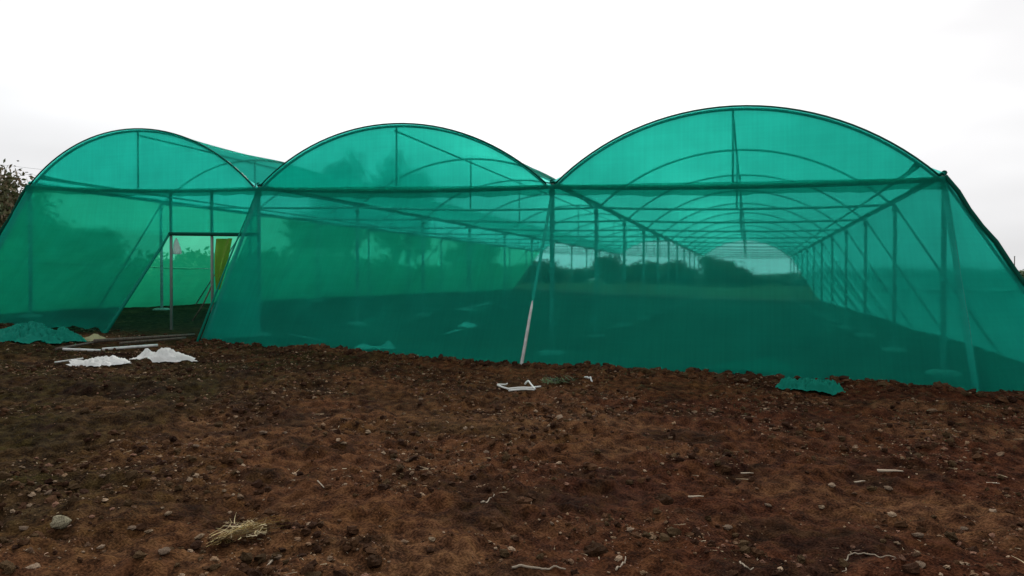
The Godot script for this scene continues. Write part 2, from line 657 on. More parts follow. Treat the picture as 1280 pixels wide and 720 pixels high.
	for i in 3:
		var roof := func(s: float, t: float) -> Vector3:
			var q := arch_point(i, s)
			var z := lerpf(ZF + 0.06, frame_z(FRAMES - 1) - 0.06, t)
			var f := fmod(t * (FRAMES - 1), 1.0)
			var sag := 0.05 * 4.0 * f * (1.0 - f) * sin(PI * s)
			var p := Vector3(q.x, q.y + 0.03 - sag, z)
			if s < 0.001: p = Vector3(COLS[i] - 0.004, gutter(i) + 0.088, z)
			if s > 0.999: p = Vector3(COLS[i + 1] + 0.004, gutter(i + 1) + 0.09, z)
			p.y += wrinkle(p, 0.02) * sin(PI * s)
			return p
		obj("roof_net", patch(30, rows, roof), M["net"], house)
		var gable := func(s: float, t: float) -> Vector3:
			var a := arch_point(i, s)
			var b := beam_point(i, s)
			var y := lerpf(b.y, a.y + 0.02, t)
			var p := Vector3(lerpf(b.x, a.x, t), y, ZF + 0.05)
			p.z += wrinkle(p, 0.03) * 4.0 * t * (1.0 - t)
			return p
		obj("gable_net", patch(32, 8, gable), M["net"], house)
		var hem := func(s: float, t: float) -> Vector3:
			var b := beam_point(i, s)
			var drop := 0.12 + 0.05 * maxf(0.0, n_mid.get_noise_2d(b.x * 1.6, 9.0) + 0.35)
			if i == 0: drop *= 0.8
			return Vector3(b.x, b.y + 0.045 - (drop + 0.045) * t, ZF + 0.075 + 0.06 * t + 0.012 * n_clod.get_noise_2d(b.x, t * 2.0))
		obj("net_hem", patch(90, 4, hem), M["net"], house)
	# side nets
	for e in [[0, -1.0], [3, 1.0]]:
		var ci: int = e[0]
		var sg: float = e[1]
		var lean: float = SIDES[ci]
		var side := func(s: float, t: float) -> Vector3:
			var z := lerpf(ZF + 0.045, frame_z(FRAMES - 1) - 0.05, s)
			var f := fmod(s * (FRAMES - 1), 1.0)
			var x0: float = COLS[ci]
			var x: float = x0 + sg * (-0.02 + (lean + 0.02) * t)
			var y := lerpf(gutter(ci) + 0.1, slope(x0 + sg * lean) - 0.05, t)
			x -= sg * 0.12 * 4.0 * f * (1.0 - f) * sin(PI * t)
			if t > 0.99: y = ground(x, z) - 0.04
			var p := Vector3(x, y, z)
			p.x += wrinkle(p, 0.03) * sin(PI * t) * sg
			return p
		var sn := obj("side_net", patch(rows, 14, side), M["net_green"] if ci == 0 else M["net"], house)
		if ci == 0: sn.set_meta("label", "purer green net of the left side wall")
		# rolled edge where front corner and side nets meet
		var fx: float = COLS[ci] + sg * lean
		var rp := []
		for k in 13:
			var t := k / 12.0
			var p := Vector3(lerpf(COLS[ci], fx, t), lerpf(gutter(ci) + 0.05, ground(fx, ZF) + 0.0, t), ZF + 0.05)
			p += Vector3(sg, 1.2, 0) * (0.012 * sin(k * 1.9))
			rp.append(p)
		obj("rolled_edge", tube(rp, 0.035, 0.05, 7), M["net_hem"], house)
	# front skirts
	var out := Vector3(0, 0.5, 0.85)
	var f1 := Vector3(COLS[1], 0.31, FOOT)
	var f2 := Vector3(COLS[2], 0.2, FOOT)
	var f3 := Vector3(COLS[3] + 0.03, 0.04, FOOT)
	net_between("front_net", [corner(1, 0), f1], [corner(2, 0), f2], 60, 24, out, 0.05)
	net_between("front_net", [corner(2, 0), f2], [corner(3, 0), f3], 60, 24, out, 0.05)
	var s3 := Vector3(COLS[3] + SIDES[3], 0.0, ZF + 0.05)
	net_between("corner_net", [corner(3, 0), f3], [corner(3, 0) + Vector3(0.02, 0, 0), s3], 20, 24, Vector3(0.6, 0.4, 0.6), 0.03)
	var f0 := Vector3(COLS[0], 0.6, FOOT)
	var s0 := Vector3(COLS[0] - SIDES[0], 0.6, ZF + 0.05)
	net_between("corner_net", [corner(0, 0), f0], [corner(0, 0) + Vector3(-0.02, 0, 0), s0], 20, 24, Vector3(-0.6, 0.4, 0.6), 0.03)
	var bt := beam_point(0, (DOOR_L - COLS[0]) / (COLS[1] - COLS[0]))
	var fd := Vector3(DOOR_L + 0.04, 0.45, FOOT)
	var lift := func(p: Vector3, s: float, t: float) -> Vector3:
		if t > 0.8 and s > 0.55:
			var k := smoothstep(0.8, 1.0, t) * smoothstep(0.55, 0.75, s) * (1.0 - smoothstep(0.93, 1.0, s))
			p.y += 0.14 * k + 0.02 * sin(s * 40.0) * k
		return p
	net_between("front_net", [corner(0, 0), f0], [Vector3(DOOR_L, bt.y + 0.03, ZF + 0.045), Vector3(DOOR_L, hd, ZF + 0.045), fd], 50, 30, out, 0.05, lift)
	obj("rolled_edge", tube([Vector3(DOOR_L, hd, ZF + 0.05), Vector3(DOOR_L + 0.03, lerpf(hd, 0.45, 0.5), lerpf(ZF, FOOT, 0.5) + 0.03), fd + Vector3(0.01, 0.0, 0.02)], 0.024, 0.034, 8), M["net_loose"], house)
	obj("rolled_edge", tube([Vector3(COLS[1] - 0.02, gutter(1) - 0.1, ZF + 0.06), Vector3(COLS[1] - 0.02, lerpf(gutter(1), 0.31, 0.5), lerpf(ZF, FOOT, 0.5) + 0.05), f1 + Vector3(-0.02, 0.02, 0.03)], 0.012, 0.022, 8), M["net_loose"], house)
	var over := func(s: float, t: float) -> Vector3:
		var x := lerpf(DOOR_L, COLS[1], s)
		var b := beam_point(0, (x - COLS[0]) / (COLS[1] - COLS[0]))
		var p := Vector3(x, lerpf(b.y, hd - 0.06 * s, t), ZF + 0.05)
		p.z += wrinkle(p, 0.02)
		return p
	obj("over_door_net", patch(24, 8, over), M["net"], house)
	var cheek := func(s: float, t: float) -> Vector3:
		var a := Vector3(COLS[1] + 0.03, hd - 0.06, ZF).lerp(Vector3(COLS[1] + 0.03, slope(COLS[1]) - 0.03, ZF), t)
		var b := Vector3(COLS[1] + 0.03, hd - 0.06, ZF + 0.36).lerp(Vector3(COLS[1] + 0.03, 0.3, FOOT - 0.04), t)
		var p := a.lerp(b, s)
		p.x += wrinkle(p, 0.02)
		if t > 0.99: p.y = ground(p.x, p.z) - 0.03
		return p
	obj("door_cheek_net", patch(14, 16, cheek), M["net"], house)

# ------------------------------------------------------------------ litter
func heap(called: String, mat: Material, px: float, py: float, rx: float, rz: float, peaks: Array, seed_: int, fold: float, turn := 0.0) -> MeshInstance3D:
	# a crumpled sheet lying on the ground: uneven rim, folds and raised peaks [x, z, height, width] in metres from its middle
	var c := on_ground(px, py)
	var nz := FastNoiseLite.new()
	nz.seed = seed_
	nz.frequency = 1.0
	nz.fractal_octaves = 3
	var rx2 := Vector3(cam_basis.x.x, 0, cam_basis.x.z).normalized().rotated(Vector3.UP, turn)
	var rz2 := rx2.cross(Vector3.UP)
	var flat_y := c.y + 0.015
	var f := func(s: float, t: float) -> Vector3:
		var a := s * TAU
		var rim := 1.0 + 0.28 * nz.get_noise_2d(cos(a) * 1.3, sin(a) * 1.3) + 0.12 * nz.get_noise_2d(cos(a) * 5.0, sin(a) * 5.0)
		var lx := cos(a) * t * rx * rim
		var lz := sin(a) * t * rz * rim
		var p := c + rx2 * lx + rz2 * lz
		var h := 0.0
		for k in peaks:
			var d := Vector2((lx - k[0]) / k[3], (lz - k[1]) / (k[3] * 0.9)).length()
			h += k[2] * exp(-d * d)
		var e := 1.0 - smoothstep(0.8, 1.0, t)
		var ridge := 1.0 - absf(nz.get_noise_2d(lx * 5.5, lz * 5.5)) * 2.0
		h = h * e + fold * (0.25 + 0.75 * e) * (ridge * 0.6 + 0.5 * (1.0 - absf(nz.get_noise_2d(lx * 13.0 + 5.0, lz * 9.0)) * 2.5))
		return Vector3(p.x - c.x, maxf(ground(p.x, p.z) + 0.008, lerpf(flat_y, ground(p.x, p.z), 0.3 + 0.6 * smoothstep(0.7, 1.0, t)) + 0.02 + maxf(h, 0.0)) - c.y, p.z - c.z)
	var o := obj(called, patch(96, 30, f), mat)
	o.position = c
	return o

func lying(called: String, mat: Material, pxs: Array, r0: float, r1: float, label: String, category: String, group := "", raise := 0.0) -> MeshInstance3D:
	# a pole, stick or root lying along picture points on the ground
	var a := on_ground(pxs[0][0], pxs[0][1])
	var pts := []
	var world := []
	for p in pxs: world.append(on_ground(p[0], p[1]))
	if world.size() == 2:
		# a straight stiff pole rests on the highest soil below it
		var up := 0.0
		for k in 9:
			var q: Vector3 = world[0].lerp(world[1], k / 8.0)
			up = maxf(up, ground(q.x, q.z) - q.y)
		for k in 9:
			var q: Vector3 = world[0].lerp(world[1], k / 8.0) + Vector3(0, up * 0.8 + r0 + raise, 0)
			pts.append(q - a)
	else:
		for k in world.size():
			pts.append(world[k] + Vector3(0, r0 * 0.8 + raise, 0) - a)
		var cv := Curve3D.new()
		for k in pts.size():
			var tan: Vector3 = (pts[mini(k + 1, pts.size() - 1)] - pts[maxi(k - 1, 0)]) * 0.2
			cv.add_point(pts[k], -tan, tan)
		pts = []
		var bl := cv.get_baked_length()
		for k in 25: pts.append(cv.sample_baked(bl * k / 24.0))
		for k in pts.size(): pts[k].y = ground(a.x + pts[k].x, a.z + pts[k].z) - a.y + r0 * 0.9 + raise
	var o := obj(called, tube(pts, r0, r1, 7), mat)
	o.position = a
	tag(o, label, category, group)
	return o

func blades(n: int, seed_: int, length: Vector2, width: float, spreadx: float, flat: float, cols: Array, dir := Vector3.ZERO) -> ArrayMesh:
	# thin bent strips, each of three pieces
	var r := RandomNumberGenerator.new()
	r.seed = seed_
	var v := PackedVector3Array()
	var c := PackedColorArray()
	var idx := PackedInt32Array()
	for k in n:
		var a := r.randf() * TAU
		var d := Vector3(cos(a), 0, sin(a))
		if dir != Vector3.ZERO: d = (dir + d * 0.28).normalized()
		var o := Vector3(r.randfn() * spreadx, 0.004, r.randfn() * spreadx)
		if dir != Vector3.ZERO: o += dir * r.randf_range(-0.5, 0.35) * length.y
		var l := r.randf_range(length.x, length.y)
		var up := (1.0 - flat) * r.randf_range(0.5, 1.2)
		var w := d.cross(Vector3.UP).normalized() * width * r.randf_range(0.6, 1.2)
		var rise := r.randf_range(0.0, 0.05) * flat
		var bend := Vector3(r.randfn(), 0, r.randfn()) * 0.22 * l
		var tone: Color = cols[r.randi() % cols.size()]
		tone = tone * r.randf_range(0.7, 1.2)
		tone.a = 1.0
		var b := v.size()
		for s in 4:
			var t := s / 3.0
			var p := o + d * l * t * (1.0 - up * 0.5) + Vector3(0, rise + up * l * (t - 0.45 * t * t), 0) + bend * t * t
			var ww := w * (1.0 - 0.75 * t)
			v.append(p - ww)
			v.append(p + ww + Vector3(0, width * 0.5, 0))
			c.append(tone)
			c.append(tone)
		for s in 3:
			var q := b + s * 2
			idx.append_array([q, q + 1, q + 2, q + 1, q + 3, q + 2])
	return commit(v, idx, c)

func scatter(called: String, meshes: Array, mat: Material, n: int, seed_: int, size: Vector2, power: float, sink: float, cols: Array, label: String, category: String, upright := false, dens = null) -> void:
	var r := RandomNumberGenerator.new()
	r.seed = seed_
	var lots := []
	for m in meshes: lots.append([[], []])
	var made := 0
	while made < n:
		var z := r.randf_range(-11.6, -2.2)
		var x := r.randf_range(-15.0, 4.8)
		# only where the field in front of the net house can be seen, with room to either side
		if x < z * -0.0 + z * 1.42 - 1.2 or x > -z * 0.36 + 1.2: continue
		if x < -9.6 and z < -11.4: continue
		if dens != null and r.randf() > dens.call(x, z): continue
		made += 1
		var s := lerpf(size.x, size.y, pow(r.randf(), power))
		var b := Basis.from_euler(Vector3(0 if upright else r.randf_range(-0.5, 0.5), r.randf() * TAU, 0 if upright else r.randf_range(-0.5, 0.5))).scaled(Vector3.ONE * s)
		var lot: Array = lots[r.randi() % lots.size()]
		lot[0].append(Transform3D(b, Vector3(x, ground(x, z) + s * sink, z)))
		var c: Color = cols[r.randi() % cols.size()]
		c = c * r.randf_range(0.75, 1.25)
		c.a = 1.0
		lot[1].append(c)
	var first := true
	var root := Node3D.new()
	root.name = numbered(called)
	add_child(root)
	tag(root, label, category, "", "stuff")
	for k in lots.size():
		var mm := MultiMesh.new()
		mm.transform_format = MultiMesh.TRANSFORM_3D
		mm.use_colors = true
		mm.mesh = meshes[k]
		mm.instance_count = lots[k][0].size()
		for i in mm.instance_count:
			mm.set_instance_transform(i, lots[k][0][i])
			mm.set_instance_color(i, lots[k][1][i])
		var o := MultiMeshInstance3D.new()
		o.multimesh = mm
		o.material_override = mat
		o.name = "pieces"
		o.set_meta("kind", "stuff")
		root.add_child(o, true)

func vc(r: float, g: float, b: float) -> Color:
	return Color(r, g, b)

func colored(m: ArrayMesh, c: Color) -> ArrayMesh:
	var arr := m.surface_get_arrays(0)
	var n: int = arr[Mesh.ARRAY_VERTEX].size()
	var col := PackedColorArray()
	col.resize(n)
	col.fill(c)
	arr[Mesh.ARRAY_COLOR] = col
	var o := ArrayMesh.new()
	o.add_surface_from_arrays(Mesh.PRIMITIVE_TRIANGLES, arr)
	return o

func make_soil_cover() -> void:
	var clods := []
	for k in 4: clods.append(rock(100 + k, 0.7, 0.75))
	var stones := []
	for k in 4: stones.append(rock(200 + k, 0.45, 0.75))
	var earth := [vc(0.100, 0.050, 0.025), vc(0.070, 0.034, 0.018), vc(0.085, 0.052, 0.026), vc(0.050, 0.024, 0.014)]
	var patchy := func(x: float, z: float) -> float:
		return clampf(0.4 + n_tint.get_noise_2d(x * 2.0, z * 2.0) * 1.5 + n_mid.get_noise_2d(x, z) * 0.9, 0.03, 1.0)
	scatter("soil_clods", clods, M["stone"], 10500, 1, Vector2(0.004, 0.036), 3.2, 0.25, earth, "loose crumbs and clods of brown earth over the field", "clods", false, patchy)
	var bank := func(x: float, z: float) -> float:
		return exp(-pow((z - FOOT - 0.2) / 0.3, 2.0)) if x > -9.6 else 0.0
	scatter("bank_clods", clods, M["stone"], 1300, 2, Vector2(0.008, 0.065), 3.0, 0.1, earth, "dark clods banked along the hem of the front net", "clods", false, bank)
	var pale := [vc(0.34, 0.22, 0.13), vc(0.22, 0.135, 0.08), vc(0.42, 0.30, 0.20), vc(0.16, 0.095, 0.058), vc(0.28, 0.15, 0.10)]
	scatter("pebbles", stones, M["stone"], 10500, 3, Vector2(0.003, 0.022), 3.4, 0.25, pale, "small pale pebbles and grit lying all over the soil", "pebbles", false, patchy)
	scatter("grit", [stones[0], stones[2]], M["stone"], 18000, 9, Vector2(0.002, 0.009), 2.2, 0.3, pale, "fine pale grit sprinkled over the soil", "grit", false, patchy)
	var bits := []
	for k in 4: bits.append(blades(1, 300 + k, Vector2(0.6, 1.0), 0.035, 0.0, 0.95, [vc(1, 1, 1)]))
	scatter("straw_bits", bits, M["straw"], 4000, 4, Vector2(0.02, 0.09), 1.8, 0.05, [vc(0.36, 0.28, 0.16), vc(0.26, 0.20, 0.12), vc(0.42, 0.34, 0.22), vc(0.30, 0.18, 0.12)], "short dry straw and root bits strewn over the soil", "straw", true, patchy)
	# larger stones that can be picked out one by one
	var r := RandomNumberGenerator.new()
	r.seed = 77
	var tones := [vc(0.28, 0.20, 0.13), vc(0.23, 0.15, 0.095), vc(0.20, 0.145, 0.10), vc(0.33, 0.24, 0.165)]
	var variants := []
	for k in 8: variants.append(colored(rock(400 + k, 0.5, 0.7), tones[k % 4]))
	var spots := [[92, 541, 7], [245, 560, 6], [357, 542, 7], [329, 544, 8], [418, 539, 8], [460, 542, 8], [515, 590, 7], [582, 536, 7], [787, 663, 9], [790, 502, 8], [755, 500, 6], [778, 500, 7],
		[505, 518, 6], [526, 500, 7], [413, 699, 9], [590, 534, 6], [661, 630, 7], [750, 584, 7], [828, 605, 6], [1147, 671, 9], [1150, 707, 11], [1027, 634, 9], [1110, 613, 7], [1250, 569, 9],
		[128, 601, 8], [203, 636, 6], [165, 662, 7], [186, 665, 7], [126, 683, 8], [205, 690, 9], [249, 678, 9], [345, 702, 10], [210, 642, 7], [300, 622, 9], [280, 614, 6], [30, 662, 10], [40, 712, 12], [60, 617, 8],
		[150, 541, 5], [430, 560, 6], [608, 566, 6], [700, 526, 7], [838, 548, 7], [868, 513, 8], [930, 480, 8], [1040, 607, 7], [1165, 516, 8], [910, 663, 8], [960, 632, 7], [1205, 662, 8], [1240, 640, 7], [690, 655, 7], [540, 674, 8], [505, 678, 9], [630, 610, 6]]
	for s in spots:
		var p := on_ground(s[0], s[1])
		var d := (p - EYE).length()
		var o := obj("stone", variants[r.randi() % 8], M["stone"])
		var size: float = s[2] / 2.0 * d / FOCAL * r.randf_range(0.85, 1.1)
		o.basis = Basis.from_euler(Vector3(r.randf_range(-0.3, 0.3), r.randf() * TAU, r.randf_range(-0.3, 0.3))).scaled(Vector3.ONE * size)
		o.position = p + Vector3(0, size * 0.2, 0)
		tag(o, "pale tan stone of a few centimetres half sunk in the tilled soil", "stone", "loose stones on the field")
	var big := obj("stone", colored(rock(431, 0.95, 0.5), vc(0.38, 0.34, 0.23)), M["stone"])
	var bp := on_ground(76, 652)
	big.position = bp + Vector3(0, 0.03, 0)
	big.scale = Vector3.ONE * 0.04
	big.rotation = Vector3(0.2, 0.6, 0.25)
	tag(big, "largest pale grey angular stone standing up from dark olive soil", "stone", "loose stones on the field")
	# clods big enough to tell apart
	var lumps := []
	for k in 4: lumps.append(colored(rock(500 + k, 0.75, 0.7), earth[k]))
	for s in [[806, 468, 15, "dark round clod against the hem of the net"], [655, 629, 20, "dark crumbly clod beside a pale stone"], [745, 692, 30, "large dark clod with a pale stone on its edge"], [468, 704, 24, "reddish clod with a pale root on top"], [830, 628, 24, "flat dark clod of earth in the middle of the field"],
		[1090, 612, 12, "small black clod near a pale wood chip"], [225, 508, 10, "little dark clod behind the mounded soil"], [935, 474, 14, "rough clod on the bank of earth along the net"]]:
		var p := on_ground(s[0], s[1])
		var d := (p - EYE).length()
		var o := obj("earth_clod", lumps[r.randi() % 4], M["stone"])
		var size: float = s[2] / 2.0 * d / FOCAL
		o.basis = Basis.from_euler(Vector3(0, r.randf() * TAU, 0)).scaled(Vector3(size, size * 0.75, size))
		o.position = p + Vector3(0, size * 0.15, 0)
		tag(o, s[3], "clod", "large clods of earth")

func make_litter() -> void:
	tag(heap("plastic_sheet", M["white_plastic"], 127, 456, 0.41, 0.24, [[-0.08, 0, 0.05, 0.16], [0.14, -0.02, 0.07, 0.14]], 3, 0.04), "crumpled white plastic sheet lying flat on the soil, lower and flatter of two", "plastic sheet", "white plastic sheets in front of the door")
	tag(heap("plastic_sheet", M["white_plastic"], 200, 453, 0.46, 0.22, [[-0.2, 0.0, 0.13, 0.09], [0.06, 0.0, 0.13, 0.13], [0.24, 0, 0.06, 0.16]], 8, 0.04), "crumpled white plastic sheet humped into two peaks on the soil", "plastic sheet", "white plastic sheets in front of the door")
	tag(heap("net_bundle", M["net_loose"], 38, 424, 0.62, 0.5, [[0.0, 0.0, 0.24, 0.34], [-0.4, 0.1, 0.08, 0.25], [0.22, 0.1, 0.06, 0.2]], 12, 0.09), "large rounded heap of loose green net before the left skirt", "net bundle", "loose green net lying about")
	tag(heap("net_bundle", M["net_loose"], 80, 427, 0.34, 0.3, [[-0.05, 0.0, 0.14, 0.16], [0.1, 0, 0.05, 0.15]], 15, 0.07), "smaller peaked heap of green net beside the large rounded heap", "net bundle", "loose green net lying about")
	tag(heap("cloth_rag", M["olive_rag"], 117, 426, 0.2, 0.16, [[0.02, 0, 0.06, 0.09]], 18, 0.03), "pale olive rag at the foot of the rolled net edge by the door", "rag")
	tag(heap("net_scrap", M["net_loose"], 1012, 490, 0.4, 0.16, [[0.0, 0.0, 0.05, 0.2], [-0.28, 0, 0.05, 0.08], [0.3, 0, 0.03, 0.1]], 22, 0.09), "torn scrap of green net on the soil outside the right bay", "net scrap", "loose green net lying about")
	tag(heap("plastic_scrap", M["white_plastic"], 468, 438, 0.34, 0.2, [[0.24, 0, 0.10, 0.09], [-0.2, 0, 0.05, 0.09]], 25, 0.04), "milky plastic scrap lying just inside the middle front net", "plastic scrap")
	tag(heap("net_bundle", M["net_loose"], 940, 462, 0.62, 0.35, [[0.25, 0.0, 0.12, 0.22], [-0.2, 0, 0.06, 0.25]], 28, 0.05), "low heap of green net inside the right bay", "net bundle", "loose green net lying about")
	tag(heap("plastic_scrap", M["white_plastic"], 585, 410, 0.24, 0.25, [[-0.05, 0, 0.09, 0.1], [0.12, 0, 0.05, 0.1]], 33, 0.04), "crumpled white rag on the bare floor of the middle bay", "plastic scrap")
	# poles and sticks
	lying("white_pole", M["white_pipe"], [[78, 439], [126, 437]], 0.022, 0.022, "short white pipe left of another pipe before the door", "pipe", "white pipes on the ground")
	lying("white_pole", M["white_pipe"], [[128, 438], [197, 434]], 0.024, 0.024, "longer white pipe lying before the door behind the white sheets", "pipe", "white pipes on the ground")
	lying("white_pole", M["white_pipe"], [[68, 453], [104, 450]], 0.011, 0.011, "thin white rod sticking out beside the flat white sheet", "pipe", "white pipes on the ground")
	lying("wooden_pole", M["old_wood"], [[118, 434], [243, 422]], 0.03, 0.022, "grey weathered pole across the door threshold", "pole", "weathered poles at the door")
	lying("wooden_pole", M["old_wood"], [[70, 440], [130, 430]], 0.022, 0.016, "thin weathered stick slanting towards the olive rag", "pole", "weathered poles at the door")
	lying("wooden_pole", M["old_wood"], [[150, 433], [232, 427]], 0.022, 0.02, "second grey weathered pole lying against the threshold pole", "pole", "weathered poles at the door", 0.02)
	lying("white_pole", M["white_pipe"], [[571, 390], [613, 381]], 0.024, 0.02, "white pipe slanting on the floor of the middle bay", "pipe", "white pipes on the ground")
	lying("white_pole", M["white_pipe"], [[558, 420], [577, 415]], 0.02, 0.015, "stub of white pipe near the crumpled rag indoors", "pipe", "white pipes on the ground")
	lying("white_pole", M["white_pipe"], [[361, 421], [408, 428]], 0.013, 0.01, "thin pale rod on the floor beside the door cheek net", "pipe", "white pipes on the ground")
	lying("straw_stalk", M["pale_wood"], [[517, 450], [526, 445]], 0.012, 0.006, "short pale stalk leaning on the hem of the middle net", "stalk")
	lying("dry_root", M["root"], [[1051, 701], [1060, 698], [1060, 695], [1075, 693.5], [1090, 694], [1102, 698], [1120, 698]], 0.0045, 0.0023, "long thin pale root snaking over dark soil", "root", "pale roots on the field")
	lying("dry_root", M["root"], [[1050, 704], [1057, 709], [1058, 714], [1052, 716]], 0.0037, 0.0023, "short hooked pale root below the long snaking root", "root", "pale roots on the field")
	lying("dry_root", M["root"], [[640, 711], [665, 711], [690, 710.5], [707, 713]], 0.0060, 0.0037, "dark brown root lying flat and nearly straight", "root", "pale roots on the field")
	lying("dry_root", M["root"], [[770, 714], [778, 706], [782, 700], [782, 697]], 0.0053, 0.0023, "curved cream root tip rising from a dark clod", "root", "pale roots on the field")
	lying("dry_root", M["root"], [[340, 704.5], [332, 712]], 0.0053, 0.0030, "stubby pale root beside the straw clump", "root", "pale roots on the field")
	lying("dry_root", M["root"], [[602, 629], [612, 624], [618, 619]], 0.0067, 0.0030, "small forked-looking tan root on bare brown soil", "root", "pale roots on the field")
	lying("dry_root", M["root"], [[397, 604], [405, 612]], 0.0045, 0.0037, "short straight cream twig slanting on the soil", "root", "pale roots on the field")
	lying("dry_root", M["root"], [[925, 703], [933, 710], [942, 711]], 0.0053, 0.0030, "bent pale twig in the dark soil on the right", "root", "pale roots on the field")
	# wood chips
	for s in [[1113, 594, 26, "long pale wood chip beside a black clod"], [1240, 605, 14, "small curved pale wood chip in very dark soil"], [870, 624, 18, "flat brown-edged pale chip in the middle of the field"], [934, 591, 14, "thin white chip on open soil"], [1075, 605, 14, "split pale splinter leaning on another"]]:
		var p := on_ground(s[0], s[1])
		var d := (p - EYE).length()
		var l: float = s[2] * d / FOCAL
		var chip := tube([Vector3(-l / 2, 0, 0), Vector3(-l * 0.2, 0.006, 0.004), Vector3(l * 0.2, 0.01, 0), Vector3(l / 2, 0.004, -0.004)], l * 0.13, l * 0.05, 6)
		var o := obj("wood_chip", chip, M["pale_wood"])
		o.scale = Vector3(1, 0.5, 1)
		o.position = p + Vector3(0, 0.015, 0)
		o.rotation.y = deg_to_rad(YAW + rng.randf_range(-15, 15))
		tag(o, s[3], "wood chip", "pale wood chips")
	# bundle of white strap
	var b := thing("strap_bundle", on_ground(648, 489), "tangle of white plastic strap lying on brown soil", "strap")
	var dirx := Vector3(cam_basis.x.x, 0, cam_basis.x.z).normalized()
	var dz := dirx.cross(Vector3.UP)
	var px := on_ground(648, 489).distance_to(EYE) / FOCAL
	for s in [[[-26, 0.02, -2], [-10, 0.02, 2], [10, 0.03, 1], [28, 0.03, -1]], [[-26, 0.03, -2], [-16, 0.04, -5], [-14, 0.04, -4]], [[-12, 0.02, 6], [5, 0.03, 5], [19, 0.02, 8]], [[8, 0.03, -2], [12, 0.09, -2], [16, 0.07, 3], [20, 0.02, 8]], [[-14, 0.03, 4], [6, 0.04, 2], [20, 0.03, 6]]]:
		var pts := []
		var cv := Curve3D.new()
		var cp := []
		for k in s:
			var w: Vector3 = dirx * k[0] * px + dz * k[2] * px * 3.0
			w.y = maxf(ground(b.position.x + w.x, b.position.z + w.z) - b.position.y, 0.0) + k[1]
			cp.append(w)
		for k in cp.size():
			var tg: Vector3 = (cp[mini(k + 1, cp.size() - 1)] - cp[maxi(k - 1, 0)]) * 0.25
			cv.add_point(cp[k], -tg, tg)
		for k in 13: pts.append(cv.sample_baked(cv.get_baked_length() * k / 12.0, true))
		obj("strap", tube(pts, 0.011, 0.009, 6), M["white_plastic"], b)
	# bent white hook by the net
	lying("dry_root", M["white_plastic"], [[731, 472], [737, 473], [740, 476]], 0.0135, 0.0090, "white bent stub on the bank by the green weed", "stub")
	# straw clump and weed
	var sp := on_ground(288, 676)
	var sdir := (on_ground(318, 666) - on_ground(258, 686)).normalized()
	var sc := thing("straw_clump", sp, "flattened clump of yellow dry straw on the soil", "straw clump")
	obj("stalks", blades(150, 41, Vector2(0.10, 0.30), 0.0032, 0.018, 0.93, [vc(0.50, 0.38, 0.13), vc(0.42, 0.31, 0.11), vc(0.58, 0.47, 0.22), vc(0.30, 0.22, 0.10)], sdir), M["straw"], sc)
	var sc2 := obj("loose_stalks", blades(60, 43, Vector2(0.05, 0.16), 0.003, 0.05, 0.9, [vc(0.44, 0.36, 0.18), vc(0.34, 0.27, 0.14), vc(0.50, 0.42, 0.26)]), M["straw"], sc)
	sc2.position = sdir * 0.2 + Vector3(0, 0.0, 0.06)
	var wd := thing("weed_tuft", on_ground(697, 482), "small dark green weed growing on the bank of earth", "weed")
	obj("leaf_blades", blades(90, 51, Vector2(0.06, 0.2), 0.007, 0.08, 0.55, [vc(0.035, 0.075, 0.022), vc(0.05, 0.10, 0.03), vc(0.03, 0.05, 0.02)]), M["straw"], wd)
	# things hanging in the doorway
	var ys := func(s: float, t: float) -> Vector3:
		var wdt := lerpf(0.42, 0.06, t)
		var p := Vector3(DOOR_M + 0.06 + s * wdt, 2.33 - 1.05 * t, ZF - 0.05)
		p.z += 0.05 * sin(s * 9.0 + t * 3.0)
		return p
	tag(obj("yellow_sheet", patch(14, 14, ys), M["yellow_sheet"]), "yellow-green plastic sheet hanging from the door header", "plastic sheet")
	var bg := func(s: float, t: float) -> Vector3:
		var a := s * TAU
		var rr := 0.015 + 0.10 * pow(t, 0.8) * (1.0 + 0.2 * sin(a * 3.0 + t * 4.0))
		if t > 0.95: rr *= 0.8
		return Vector3(DOOR_L + 0.12 + cos(a) * rr * 1.1, 2.36 - 0.34 * t, ZF - 0.02 + sin(a) * rr * 0.5)
	tag(obj("plastic_bag", patch(18, 10, bg), M["milky_plastic"]), "small white plastic bag hanging on the door post", "bag")

# ------------------------------------------------------------------ trees
func crown_mesh(seed_: int, clumps: int, leaves: int, leaf: float, cols: Array) -> ArrayMesh:
	# leaves of a crown about 2 wide and 2 high round the origin, gathered into uneven clumps
	var r := RandomNumberGenerator.new()
	r.seed = seed_
	var v := PackedVector3Array()
	var c := PackedColorArray()
	var idx := PackedInt32Array()
	var cc := []
	for k in clumps:
		var d := Vector3(r.randfn(), r.randfn() * 0.8 + 0.15, r.randfn()).normalized()
		cc.append([d * r.randf_range(0.25, 0.85), r.randf_range(0.22, 0.42)])
	for k in leaves:
		var q: Array = cc[r.randi() % clumps]
		var o: Vector3 = q[0] + Vector3(r.randfn(), r.randfn() * 0.8, r.randfn()) * q[1] * 0.5
		var a := Vector3(r.randfn(), r.randfn(), r.randfn()).normalized()
		var b := a.cross(Vector3(r.randfn(), r.randfn(), r.randfn())).normalized()
		var s := leaf * r.randf_range(0.6, 1.4)
		var tone: Color = cols[r.randi() % cols.size()] * r.randf_range(0.7, 1.3)
		tone.a = 1.0
		var n := v.size()
		v.append(o - a * s)
		v.append(o + b * s * 0.45)
		v.append(o + a * s)
		v.append(o - b * s * 0.45)
		for i in 4: c.append(tone)
		idx.append_array([n, n + 1, n + 2, n, n + 2, n + 3])
	return commit(v, idx, c)

